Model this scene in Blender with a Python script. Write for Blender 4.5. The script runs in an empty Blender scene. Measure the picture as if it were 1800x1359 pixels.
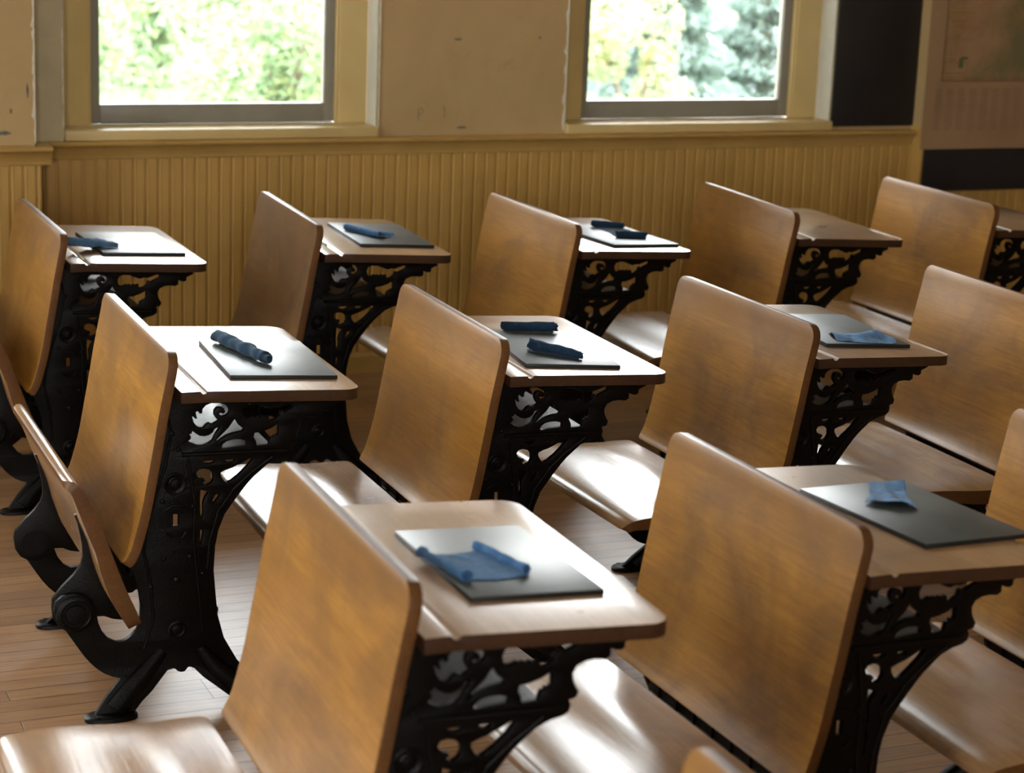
import bpy, bmesh, math, random
from mathutils import Vector, Matrix, noise
random.seed(7)
PI = math.pi
COL = bpy.context.scene.collection
R = math.radians

# ------------------------------------------------------------------ helpers
def link(o, parent=None):
    COL.objects.link(o)
    if parent is not None: o.parent = parent
    return o
def empty(name, loc=(0, 0, 0), rz=0.0, parent=None):
    o = bpy.data.objects.new(name, None); o.empty_display_size = .05
    o.location = loc; o.rotation_euler = (0, 0, rz)
    return link(o, parent)
def tag(o, label=None, cat=None, group=None, kind=None):
    if label: o['label'] = label
    if cat: o['category'] = cat
    if group: o['group'] = group
    if kind: o['kind'] = kind
    return o
def mesh_obj(name, verts, faces, mat, parent=None, smooth=None):
    me = bpy.data.meshes.new(name); me.from_pydata([tuple(v) for v in verts], [], faces)
    bm = bmesh.new(); bm.from_mesh(me); bmesh.ops.recalc_face_normals(bm, faces=bm.faces); bm.to_mesh(me); bm.free()
    if mat: me.materials.append(mat)
    if smooth: shade(me, smooth)
    return link(bpy.data.objects.new(name, me), parent)
def shade(me, ang):
    me.polygons.foreach_set('use_smooth', [True]*len(me.polygons))
    me.set_sharp_from_angle(angle=R(ang))
def bake(o, ang=35):
    """apply the modifiers of o"""
    dg = bpy.context.evaluated_depsgraph_get(); dg.update()
    me = bpy.data.meshes.new_from_object(o.evaluated_get(dg))
    old = o.data
    if o.type == 'MESH':
        o.modifiers.clear(); o.data = me
    shade(me, ang); return me
def bevel(o, w, seg=3, ang=35):
    m = o.modifiers.new('b', 'BEVEL'); m.width = w; m.segments = seg; m.limit_method = 'ANGLE'; m.angle_limit = R(ang)
    bpy.context.view_layer.update(); bake(o, 50)
    return o
class MB:
    def __init__(s): s.v = []; s.f = []
    def add(s, v, f):
        n = len(s.v); s.v += [tuple(p) for p in v]; s.f += [tuple(i+n for i in q) for q in f]
    def box(s, x0, x1, y0, y1, z0, z1):
        s.add([(x0,y0,z0),(x1,y0,z0),(x1,y1,z0),(x0,y1,z0),(x0,y0,z1),(x1,y0,z1),(x1,y1,z1),(x0,y1,z1)],
              [(0,3,2,1),(4,5,6,7),(0,1,5,4),(1,2,6,5),(2,3,7,6),(3,0,4,7)])
    def tube(s, pts, rad, n=12, caps=True):
        pts = [Vector(p) for p in pts]; rad = rad if isinstance(rad, (list, tuple)) else [rad]*len(pts)
        rings = []
        for i, p in enumerate(pts):
            t = (pts[min(i+1, len(pts)-1)]-pts[max(i-1, 0)]).normalized()
            a = t.cross(Vector((0, 0, 1)) if abs(t.z) < .9 else Vector((0, 1, 0))).normalized(); b = t.cross(a)
            rings.append([p+(a*math.cos(2*PI*k/n)+b*math.sin(2*PI*k/n))*rad[i] for k in range(n)])
        v = [q for r in rings for q in r]; f = []
        for i in range(len(rings)-1):
            for k in range(n): f.append((i*n+k, i*n+(k+1) % n, (i+1)*n+(k+1) % n, (i+1)*n+k))
        if caps: f += [tuple(range(n))[::-1], tuple((len(rings)-1)*n+k for k in range(n))]
        s.add(v, f)
    def lathe_y(s, c, prof, n=28):
        """profile (radius, dy) turned about the Y axis through c"""
        v = []; f = []
        for r_, dy in prof:
            v += [(c[0]+r_*math.cos(2*PI*k/n), c[1]+dy, c[2]+r_*math.sin(2*PI*k/n)) for k in range(n)]
        for i in range(len(prof)-1):
            for k in range(n): f.append((i*n+k, i*n+(k+1) % n, (i+1)*n+(k+1) % n, (i+1)*n+k))
        f += [tuple(range(n)), tuple((len(prof)-1)*n+k for k in range(n))]
        s.add(v, f)
    def prism_x(s, prof, x0, x1):
        """closed (y,z) profile run along X"""
        n = len(prof)
        s.add([(x0, y, z) for y, z in prof]+[(x1, y, z) for y, z in prof],
              [tuple(range(n)), tuple(range(n, 2*n))]+[(i, (i+1) % n, n+(i+1) % n, n+i) for i in range(n)])
    def build(s, name, mat, parent=None, smooth=None): return mesh_obj(name, s.v, s.f, mat, parent, smooth)

# ------------------------------------------------------------------ materials
def newmat(name):
    m = bpy.data.materials.new(name); m.use_nodes = True; nt = m.node_tree
    return m, nt, nt.nodes['Principled BSDF']
class N:
    def __init__(s, nt): s.nt = nt
    def n(s, t, **kw):
        x = s.nt.nodes.new('ShaderNode'+t)
        for k, v in kw.items():
            if k.startswith('_'): setattr(x, k[1:], v)
        for k, v in kw.items():
            if not k.startswith('_'):
                key = int(k[1:]) if k[0] == 'i' and k[1:].isdigit() else k.replace('__', ' ')
                s.set(x.inputs[key], v)
        return x
    def set(s, sock, v):
        if isinstance(v, bpy.types.NodeSocket): s.nt.links.new(v, sock)
        else: sock.default_value = v
    def math(s, op, a, b=0.0): return s.n('Math', _operation=op, i0=a, i1=b).outputs[0]
    def mix(s, f, a, b, mode='MIX'):
        x = s.nt.nodes.new('ShaderNodeMix'); x.data_type = 'RGBA'; x.blend_type = mode
        s.set(x.inputs[0], f); s.set(x.inputs[6], a if isinstance(a, bpy.types.NodeSocket) else (*a, 1) if len(a) == 3 else a)
        s.set(x.inputs[7], b if isinstance(b, bpy.types.NodeSocket) else (*b, 1) if len(b) == 3 else b); return x.outputs[2]
    def ramp(s, f, stops):
        x = s.nt.nodes.new('ShaderNodeValToRGB'); s.set(x.inputs[0], f); e = x.color_ramp.elements
        while len(e) < len(stops): e.new(.5)
        for q, (p, c) in zip(e, stops): q.position = p; q.color = (c, c, c, 1) if not hasattr(c, '__len__') else (*c, 1)
        return x.outputs[0]
    def obj(s): return s.n('TexCoord').outputs['Object']
    def map(s, vec, scale=(1, 1, 1), loc=(0, 0, 0)):
        return s.n('Mapping', Vector=vec, Scale=scale, Location=loc).outputs[0]
    def noise(s, vec, scale, detail=4, rough=.55, dist=0.0):
        return s.n('TexNoise', Vector=vec, Scale=scale, Detail=detail, Roughness=rough, Distortion=dist).outputs[0]
    def bump(s, h, strength, dist=.001): return s.n('Bump', Height=h, Strength=strength, Distance=dist).outputs[0]

def wood(name, light, dark, grime, rough=.26, grime_amt=.5, bumpy=.25, planks=True, coat=.0, spec=.5, topwear=0.0):
    m, nt, p = newmat(name); g = N(nt)
    rnd = g.n('ObjectInfo').outputs['Random']
    off = g.n('CombineXYZ', i0=g.math('MULTIPLY', rnd, 13.7), i1=g.math('MULTIPLY', rnd, 7.1), i2=g.math('MULTIPLY', rnd, 9.3)).outputs[0]
    v = g.n('VectorMath', _operation='ADD', i0=g.obj(), i1=off).outputs[0]
    fine = g.noise(g.map(v, (60, 3.5, 60)), 2.2, 6, .6, .6)
    broad = g.noise(g.map(v, (9, 2.2, 9)), 1.0, 4, .6, 1.2)
    c = g.mix(g.ramp(fine, [(.3, 0.), (.72, 1.)]), light, dark)
    c = g.mix(g.math('MULTIPLY', g.ramp(broad, [(.35, 0.), (.7, 1.)]), .45), c, tuple(x*.62 for x in dark))
    if planks:
        s = g.n('SeparateXYZ', i0=v)
        q = g.math('FLOOR', g.math('DIVIDE', g.math('ADD', s.outputs[2], g.math('MULTIPLY', s.outputs[0], .9)), .088))
        w = g.n('TexWhiteNoise', _noise_dimensions='1D', W=q).outputs[0]
        c = g.mix(g.math('MULTIPLY', w, .42), c, tuple(x*.75 for x in dark))
    gr = g.noise(g.map(v, (3.2, 2.6, 3.2)), 1.6, 5, .62, .5)
    grf = g.ramp(gr, [(.46, 0.), (.68, 1.)])
    c = g.mix(g.math('MULTIPLY', grf, grime_amt), c, grime)
    if topwear:
        zz = g.n('SeparateXYZ', i0=g.obj()).outputs[2]
        hb = g.math('MULTIPLY', g.ramp(g.math('ADD', g.math('SUBTRACT', zz, .60), g.math('MULTIPLY', gr, .12)), [(.13, 0.), (.22, 1.)]), topwear)
        c = g.mix(hb, c, tuple(x*1.25 for x in grime))
    tint = g.math('ADD', .86, g.math('MULTIPLY', rnd, .2))
    c = g.mix(1.0, c, g.n('CombineXYZ', i0=tint, i1=tint, i2=tint).outputs[0], 'MULTIPLY')
    scr = g.noise(g.map(v, (14, 60, 14)), 3.0, 3, .7, 2.0)
    g.set(p.inputs['Base Color'], c)
    g.set(p.inputs['Roughness'], g.math('ADD', rough, g.math('MULTIPLY', gr, .16)))
    g.set(p.inputs['Normal'], g.bump(g.math('ADD', g.math('MULTIPLY', fine, .6), g.math('MULTIPLY', scr, .35)), bumpy, .0012))
    p.inputs['Specular IOR Level'].default_value = spec
    p.inputs['Coat Weight'].default_value = coat; p.inputs['Coat Roughness'].default_value = .10
    return m
def plain(name, col, rough=.5, var=.15, scale=8, bumps=.1, metal=0.0, spec=.5, coat=0.0):
    m, nt, p = newmat(name); g = N(nt); v = g.obj()
    n1 = g.noise(v, scale, 5, .6, .4)
    c = g.mix(g.ramp(n1, [(.3, 0.), (.7, 1.)]), col, tuple(x*(1-var*2) for x in col))
    g.set(p.inputs['Base Color'], c); p.inputs['Roughness'].default_value = rough; p.inputs['Metallic'].default_value = metal
    p.inputs['Specular IOR Level'].default_value = spec; p.inputs['Coat Weight'].default_value = coat
    if bumps: g.set(p.inputs['Normal'], g.bump(g.noise(v, scale*9, 4, .6), bumps, .002))
    return m

M_back = wood('maple_back', (.46, .222, .040), (.29, .122, .018), (.125, .060, .020), .27, .60, topwear=.5, spec=.36)
M_backdk = wood('maple_back_worn', (.27, .145, .055), (.18, .090, .032), (.10, .058, .034), .3, .75, topwear=.4)
M_top = wood('maple_top', (.56, .345, .185), (.43, .25, .13), (.19, .115, .075), .22, .45, .10, spec=.75, coat=.9)
M_seat = wood('maple_seat', (.44, .25, .115), (.32, .17, .07), (.17, .10, .06), .16, .6, .35, spec=.6)
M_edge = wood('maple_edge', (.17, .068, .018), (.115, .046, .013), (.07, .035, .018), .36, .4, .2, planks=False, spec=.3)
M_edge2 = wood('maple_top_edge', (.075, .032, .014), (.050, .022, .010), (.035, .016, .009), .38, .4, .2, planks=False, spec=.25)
M_iron = plain('cast_iron', (.0030, .0022, .0018), .34, .2, 30, .5, spec=.17)
M_tin = plain('sheet_iron', (.10, .10, .105), .33, .3, 14, .5, spec=.6)
M_slate = plain('slate', (.070, .080, .078), .42, .22, 9, .10, spec=.5)
M_slate_edge = plain('slate_edge', (.012, .013, .012), .5, .2, 20, .2)
M_plaster, nt, p = newmat('old_plaster'); g = N(nt); v = g.obj()
a = g.noise(v, 1.7, 6, .6, .6); b = g.noise(v, 6.5, 6, .7, 1.0)
c = g.mix(g.ramp(a, [(.3, 0.), (.7, 1.)]), (.50, .348, .155), (.41, .27, .12))
c = g.mix(g.math('MULTIPLY', g.ramp(b, [(.62, 0.), (.80, 1.)]), .35), c, (.20, .15, .10))
g.set(p.inputs['Base Color'], c); p.inputs['Roughness'].default_value = .62
g.set(p.inputs['Normal'], g.bump(g.noise(v, 14, 6, .6), .25, .006))
M_wains = plain('ochre_paint', (.50, .295, .078), .42, .07, 5, .08)
M_rail = plain('ochre_rail_paint', (.49, .30, .088), .30, .08, 6, .08)
M_cas = plain('yellow_casing_paint', (.62, .455, .195), .38, .06, 5, .08)
M_white = plain('cream_paint', (.62, .60, .50), .5, .08, 9, .2)
M_board = plain('khaki_board_paint', (.50, .42, .25), .5, .08, 9, .2)
M_sash = plain('grey_sash_paint', (.28, .26, .22), .4, .08, 8, .1)
M_black = plain('blackboard', (.016, .013, .013), .55, .3, 4, .05)
M_ceil = plain('ceiling_paint', (.62, .56, .42), .8, .05, 3, .05)
M_chip = plain('bare_plaster', (.70, .62, .48), .8, .15, 40, .4)
M_dirt = plain('wall_scuff', (.19, .17, .13), .8, .3, 40, .0)

# floor : narrow strip boards running along X
M_floor, nt, p = newmat('floor_boards'); g = N(nt); v = g.obj()
br = nt.nodes.new('ShaderNodeTexBrick'); nt.links.new(v, br.inputs['Vector'])
br.inputs['Scale'].default_value = 1; br.inputs['Brick Width'].default_value = 1.13; br.inputs['Row Height'].default_value = .0575
br.inputs['Mortar Size'].default_value = .0015; br.inputs['Mortar Smooth'].default_value = .3; br.offset = .37; br.offset_frequency = 3
br.inputs['Color1'].default_value = (.46, .46, .46, 1); br.inputs['Color2'].default_value = (1, 1, 1, 1); br.inputs['Mortar'].default_value = (.0, .0, .0, 1)
fine = g.noise(g.map(v, (2.5, 45, 1)), 2.0, 6, .6, .6); blot = g.noise(v, 3.1, 5, .6, .5)
c = g.mix(g.ramp(fine, [(.3, 0.), (.7, 1.)]), (.44, .245, .120), (.30, .155, .072))
c = g.mix(g.math('MULTIPLY', g.ramp(blot, [(.5, 0.), (.75, 1.)]), .3), c, (.20, .13, .085))
c = g.mix(.5, c, br.outputs[0], 'MULTIPLY')
c = g.mix(br.outputs['Fac'], c, (.07, .04, .025))
g.set(p.inputs['Base Color'], c)
g.set(p.inputs['Roughness'], g.math('ADD', .27, g.math('MULTIPLY', blot, .2)))
h = g.math('SUBTRACT', g.math('ADD', g.math('MULTIPLY', fine, .5), g.math('MULTIPLY', g.noise(g.map(v, (6, 14, 1)), 2, 3), .9)), g.math('MULTIPLY', br.outputs['Fac'], 1.2))
g.set(p.inputs['Normal'], g.bump(h, .3, .0016))

# window glass: clear pane with a fresnel sheen
M_glass = bpy.data.materials.new('window_glass'); M_glass.use_nodes = True; nt = M_glass.node_tree; nt.nodes.clear(); g = N(nt)
tr = g.n('BsdfTransparent', Color=(.97, .985, .98, 1)).outputs[0]; gl = g.n('BsdfGlossy', Roughness=.02).outputs[0]
fr = g.n('Fresnel', IOR=1.45).outputs[0]
mx = g.n('MixShader', i0=fr); nt.links.new(tr, mx.inputs[1]); nt.links.new(gl, mx.inputs[2])
out = nt.nodes.new('ShaderNodeOutputMaterial'); nt.links.new(mx.outputs[0], out.inputs[0])

def leafmat(name, c1, c2, c3):
    m, nt, p = newmat(name); g = N(nt); v = g.obj()
    c = g.mix(g.ramp(g.noise(v, 2.2, 3, .6), [(.35, 0.), (.65, 1.)]), c1, c2)
    c = g.mix(g.ramp(g.noise(v, 9, 2, .5), [(.5, 0.), (.72, 1.)]), c, c3)
    p.inputs['Roughness'].default_value = .55
    g.set(p.inputs['Base Color'], c)
    t = g.n('BsdfTranslucent', Color=c).outputs[0]
    mx = g.n('MixShader', i0=.4); nt.links.new(p.outputs[0], mx.inputs[1]); nt.links.new(t, mx.inputs[2])
    nt.links.new(mx.outputs[0], nt.nodes['Material Output'].inputs[0]); return m
M_leaf1 = leafmat('leaves_green', (.17, .26, .14), (.225, .315, .16), (.35, .36, .13))
M_leaf2 = leafmat('leaves_yellow', (.30, .32, .15), (.24, .31, .16), (.42, .385, .14))
M_leaf3 = leafmat('needles_blue', (.135, .195, .16), (.17, .23, .20), (.23, .29, .25))
M_bark = plain('bark', (.22, .17, .13), .8, .2, 12, .4)
M_grass = plain('meadow', (.10, .12, .06), .9, .2, 3, .2)
M_road = plain('pale_gravel', (.15, .16, .18), .9, .1, 3, .1)

def cloth(name, col):
    m, nt, p = newmat(name); g = N(nt); v = g.obj()
    n1 = g.noise(v, 60, 4, .7, .3); n2 = g.noise(v, 700, 2, .5)
    c = g.mix(g.ramp(n1, [(.35, 0.), (.7, 1.)]), col, tuple(x*.6 for x in col))
    chalk = g.ramp(g.noise(v, 22, 3, .5), [(.66, 0.), (.80, .2)])
    c = g.mix(chalk, c, (.42, .50, .55))
    g.set(p.inputs['Base Color'], c); p.inputs['Roughness'].default_value = .95; p.inputs['Specular IOR Level'].default_value = .15
    p.inputs['Sheen Weight'].default_value = .12; p.inputs['Sheen Roughness'].default_value = .5
    g.set(p.inputs['Normal'], g.bump(g.math('ADD', n2, n1), .6, .0012)); return m
M_blue = cloth('blue_felt', (.060, .17, .36)); M_blue2 = cloth('pale_blue_felt', (.10, .22, .42)); M_dusk = cloth('dusk_blue_felt', (.038, .085, .15)); M_navy = cloth('navy_felt', (.018, .048, .10))

# ------------------------------------------------------------------ camera
CY, CP, CR, CF, CH = 0.406725585, 0.242242440, 0.0391525041, 3713.49578, 1.78893849
fw = Vector((math.sin(CY)*math.cos(CP), math.cos(CY)*math.cos(CP), -math.sin(CP)))
rt = Vector((math.cos(CY), -math.sin(CY), 0)); up = rt.cross(fw)
rt2 = rt*math.cos(CR)+up*math.sin(CR); up2 = -rt*math.sin(CR)+up*math.cos(CR)
cam = bpy.data.cameras.new('camera'); co = bpy.data.objects.new('camera', cam); COL.objects.link(co)
mt = Matrix((rt2, up2, -fw)).transposed().to_4x4(); mt.translation = (0, 0, CH); co.matrix_world = mt
cam.sensor_width = 36; cam.sensor_fit = 'HORIZONTAL'; cam.lens = CF/1800*36
cam.dof.use_dof = True; cam.dof.focus_distance = 4.85; cam.dof.aperture_fstop = 4.1
cam.clip_start = .05; cam.clip_end = 300
bpy.context.scene.camera = co

# ------------------------------------------------------------------ desk parts
def resample(P, n):
    """Catmull-Rom through P"""
    out = []; m = len(P)-1
    for i in range(n+1):
        t = i/n*m; k = min(int(t), m-1); u = t-k
        p0, p1, p2, p3 = P[max(k-1, 0)], P[k], P[k+1], P[min(k+2, m)]
        out.append(tuple(.5*((2*b_)+(-a_+c_)*u+(2*a_-5*b_+4*c_-d_)*u*u+(-a_+3*b_-3*c_+d_)*u**3) for a_, b_, c_, d_ in zip(p0, p1, p2, p3)))
    return out
def slab(name, A, B, hw, mat, parent, bev=.004, seg=3, ny=1, edge=None, bulge=None):
    """A, B: matching (x,z) lists of the two faces; hw: half widths"""
    v = []; f = []; n = len(A)
    for (P) in (A, B):
        for i in range(n):
            for j in range(ny+1):
                y = -hw[i]+2*hw[i]*j/ny; v.append((P[i][0], y, P[i][1]+(bulge(P[i][0], y) if bulge and P is A else 0)))
    m = ny+1; o = n*m
    for i in range(n-1):
        for j in range(ny):
            a = i*m+j; f.append((a, a+1, a+m+1, a+m)); f.append((o+a, o+a+m, o+a+m+1, o+a+1))
    for i in range(n-1):
        f.append((i*m, (i+1)*m, o+(i+1)*m, o+i*m)); f.append((i*m+ny, o+i*m+ny, o+(i+1)*m+ny, (i+1)*m+ny))
    for j in range(ny):
        f.append((j, o+j, o+j+1, j+1)); e = (n-1)*m+j; f.append((e, e+1, o+e+1, o+e))
    ob = mesh_obj(name, v, f, mat, parent)
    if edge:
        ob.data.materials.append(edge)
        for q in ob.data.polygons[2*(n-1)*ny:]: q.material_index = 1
    return bevel(ob, bev, seg, 40)
def offs(P, t):
    out = []
    for i, p in enumerate(P):
        a = P[max(i-1, 0)]; b = P[min(i+1, len(P)-1)]; dx, dz = b[0]-a[0], b[1]-a[1]; L = math.hypot(dx, dz)
        out.append((p[0]+dz/L*t, p[1]-dx/L*t))
    return out
def halfw(P, w, r0, r1):
    d = [0]
    for i in range(1, len(P)): d.append(d[-1]+math.hypot(P[i][0]-P[i-1][0], P[i][1]-P[i-1][1]))
    T = d[-1]; out = []
    for s in d:
        h = w
        for r, q in ((r0, s), (r1, T-s)):
            if r and q < r: h = min(h, w-r+math.sqrt(max(r*r-(r-q)**2, 0)))
        out.append(h)
    return out
def dense_ends(P, n, r0, r1):
    """resample with extra rows inside the corner radii"""
    Q = resample(P, 400); d = [0]
    for i in range(1, len(Q)): d.append(d[-1]+math.hypot(Q[i][0]-Q[i-1][0], Q[i][1]-Q[i-1][1]))
    T = d[-1]; S = set()
    for i in range(n+1): S.add(round(r0+(T-r0-r1)*i/n, 6))
    for k in range(0, 9):
        c = 1-math.cos(k/9*PI/2)
        if r0: S.add(round(r0*c, 6))
        if r1: S.add(round(T-r1*c, 6))
    out = []
    for s in sorted(S):
        j = min(range(len(d)), key=lambda i: abs(d[i]-s)); out.append(Q[j])
    res = [out[0]]
    for q in out[1:]:
        if math.hypot(q[0]-res[-1][0], q[1]-res[-1][1]) > 1e-5: res.append(q)
    return res

HX, HZ = -.203, .226                      # the seat's pivot
OUT = [(-.013,.692),(.003,.692),(.004,.676),(.20,.670),(.36,.663),(.362,.648),(.3428,.6396),(.3425,.6313),(.3368,.6275),(.3269,.6292),(.3192,.6328),(.3193,.6203),(.3113,.6157),(.2941,.6179),(.2798,.6167),(.266,.6104),(.2598,.5994),(.2608,.589),(.2641,.5805),(.2704,.5696),(.2672,.5605),(.2554,.5582),(.2586,.5497),(.2571,.5404),(.2469,.5339),(.2258,.5292),(.2051,.5203),(.1906,.5081),(.1730,.493),(.1599,.4792),(.1362,.4497),(.1125,.4168),(.099,.383),(.0923,.3486),(.0892,.2954),(.092,.259),(.0979,.1942),(.1123,.1398),(.1412,.0863),(.180,.045),(.222,.010),(.150,.006),(.1187,.0188),(.0900,.042),(.0644,.0623),(.0474,.0805),(.0400,.0845),(.0333,.085),(.0285,.080),(.0249,.0771),(.018,.0765),(.0108,.0787),(.006,.0835),(.001,.0850),(-.0116,.0827),(-.030,.064),(-.0479,.0457),(-.070,.028),(-.0897,.008),(-.172,.008),(-.1418,.045),(-.11,.0763),(-.128,.0815),(-.1441,.089),(-.158,.099),(-.1712,.1124),(-.185,.130),(-.1978,.1499),(-.2242,.1929),(-.24,.2145),(-.2472,.2351),(-.2434,.2546),(-.2286,.2673),(-.2059,.2701),(-.182,.262),(-.166,.243),(-.159,.218),(-.1554,.2),(-.1488,.1821),(-.1354,.1633),(-.119,.1544),(-.1026,.1546),(-.0889,.1627),(-.075,.1772),(-.0681,.1996),(-.066,.230),(-.0705,.2661),(-.080,.300),(-.0907,.3223),(-.094,.345),(-.072,.39),(-.057,.452),(-.036,.541),(-.017,.642)]
HOLES = [
[(.0498,.6423),(.0545,.6454),(.0592,.6389),(.0635,.6396),(.0639,.6481),(.0713,.6561),(.0826,.6600),(.1014,.6590),(.1136,.6545),(.1212,.6455),(.1218,.6378),(.1175,.632),(.109,.6291),(.1024,.6314),(.0992,.6369),(.1033,.638),(.109,.6357),(.1128,.6393),(.1099,.6462),(.1033,.6494),(.0957,.6489),(.0905,.6432),(.0898,.6341),(.094,.6262),(.0987,.6206),(.0865,.6133),(.079,.6167),(.073,.6142),(.0677,.6073),(.0602,.6065),(.0518,.6118),(.0452,.6217),(.0418,.6343),(.0461,.6331),(.0489,.6291),(.0527,.6288),(.0508,.6366)],
[(.049,.5977),(.0584,.5914),(.0697,.5896),(.079,.5919),(.0866,.5971),(.0903,.6045),(.1035,.6084),(.0979,.5992),(.0913,.5891),(.0866,.5789),(.0772,.5729),(.066,.5698),(.0528,.5707),(.0416,.5753),(.0331,.5811),(.0387,.5851),(.04,.5897),(.0359,.5967),(.0406,.5973),(.0434,.6032)],
[(.1333,.6237),(.1414,.6098),(.1538,.5994),(.15,.5938),(.1339,.592),(.1168,.5874),(.1036,.5797),(.0961,.5735),(.0938,.5794),(.1055,.5911),(.1205,.6054),(.128,.6164)],
[(.1047,.5624),(.1075,.5698),(.1169,.5759),(.1302,.5785),(.1435,.5783),(.1578,.575),(.1598,.5682),(.1588,.5634),(.1436,.5625),(.1246,.561),(.1094,.5601)],
[(.1472,.6386),(.152,.6494),(.1644,.6532),(.1808,.6522),(.1961,.6456),(.2101,.6402),(.2214,.6436),(.2316,.642),(.2492,.6476),(.2593,.651),(.267,.6483),(.2659,.6409),(.2496,.634),(.2408,.6294),(.2356,.6333),(.2319,.6314),(.2308,.6236),(.2196,.6153),(.2083,.6133),(.2055,.6244),(.1979,.6222),(.1928,.6248),(.1866,.6214),(.1815,.6252),(.1752,.623),(.1714,.626),(.1639,.6221),(.1551,.6217),(.1492,.6275)],
[(.2295,.6076),(.2277,.5966),(.228,.5842),(.2231,.5795),(.2192,.5816),(.2168,.5772),(.2117,.5762),(.2093,.5701),(.207,.5615),(.1805,.56),(.179,.5712),(.1737,.5812),(.176,.5898),(.1924,.5917),(.2099,.5972)],
[(.0642,.5361),(.0929,.5363),(.0893,.5302),(.0806,.5276),(.0705,.5297)],
[(.1125,.5355),(.1369,.5358),(.132,.5291),(.1232,.5277),(.1169,.5304)],
[(.0509,.5109),(.0558,.518),(.0657,.5201),(.0783,.5171),(.0872,.5082),(.0887,.4958),(.0839,.4861),(.074,.4821),(.0659,.4869),(.0663,.4906),(.07,.4916),(.0682,.4966),(.0611,.4982),(.0536,.5034)],
[(.1747,.5356),(.1711,.5295),(.1588,.5152),(.1439,.501),(.1266,.4881),(.1178,.4852),(.1102,.49),(.1037,.5014),(.1035,.5088),(.1135,.5133),(.1285,.5176),(.1459,.5256),(.1634,.5348)],
[(.0603,.4748),(.0792,.4678),(.0707,.4571),(.066,.4424),(.0675,.425),(.0655,.4127),(.0615,.4104),(.0594,.4304),(.059,.4551)],
[(.1044,.4643),(.0996,.4533),(.0886,.439),(.0859,.449),(.0919,.4611)],
[(.0616,.4071),(.0677,.3857),(.0634,.3546),(.06,.3514),(.0599,.3864)],
[(.002,.4259),(.015,.4250),(.015,.3975),(.002,.3985)]]
SEATBR = [(-.2483,.236),(-.247,.2552),(-.2263,.2814),(-.2026,.3039),(-.1873,.3237),(-.1821,.3444),(-.1835,.3692),(-.1914,.412),(-.1960,.4400),(-.1840,.4400),(-.1682,.392),(-.1486,.334),(-.1221,.253),(-.1000,.2048),(-.1000,.1966),(-.1224,.2012),(-.1394,.2091),(-.1598,.2105),(-.170,.197),(-.190,.184),(-.212,.183),(-.235,.197),(-.246,.215)]
TH = R(67)

def curve_plate(name, loops, y, thick, mat, parent, bev=.0014, deform=None):
    cu = bpy.data.curves.new(name+'_c', 'CURVE'); cu.dimensions = '2D'; cu.fill_mode = 'BOTH'
    cu.extrude = thick/2-bev; cu.bevel_depth = bev; cu.bevel_resolution = 1; cu.offset = -bev*.6
    for lp in loops:
        s = cu.splines.new('POLY'); s.points.add(len(lp)-1); s.use_cyclic_u = True
        for q, (x, z) in zip(s.points, lp): q.co = (x, z, 0, 1)
    o = bpy.data.objects.new('tmp', cu); COL.objects.link(o); bpy.context.view_layer.update()
    dg = bpy.context.evaluated_depsgraph_get(); me = bpy.data.meshes.new_from_object(o.evaluated_get(dg))
    bpy.data.objects.remove(o)
    for v in me.vertices:
        x, z, d = v.co; v.co = (x, y-d, z)
        if deform: v.co = deform(v.co)
    me.name = name; me.materials.clear(); me.materials.append(mat)
    bm = bmesh.new(); bm.from_mesh(me); bmesh.ops.remove_doubles(bm, verts=bm.verts, dist=1e-6)
    bmesh.ops.recalc_face_normals(bm, faces=bm.faces); bm.to_mesh(me); bm.free(); shade(me, 35)
    return link(bpy.data.objects.new(name, me), parent)
def join(a, mb):
    """add a builder's geometry to object a (same material)"""
    bm = bmesh.new(); bm.from_mesh(a.data)
    vs = [bm.verts.new(p) for p in mb.v]
    nf = []
    for f in mb.f:
        try: nf.append(bm.faces.new([vs[i] for i in f]))
        except ValueError: pass
    bmesh.ops.recalc_face_normals(bm, faces=nf); bm.to_mesh(a.data); bm.free(); shade(a.data, 40)

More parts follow.
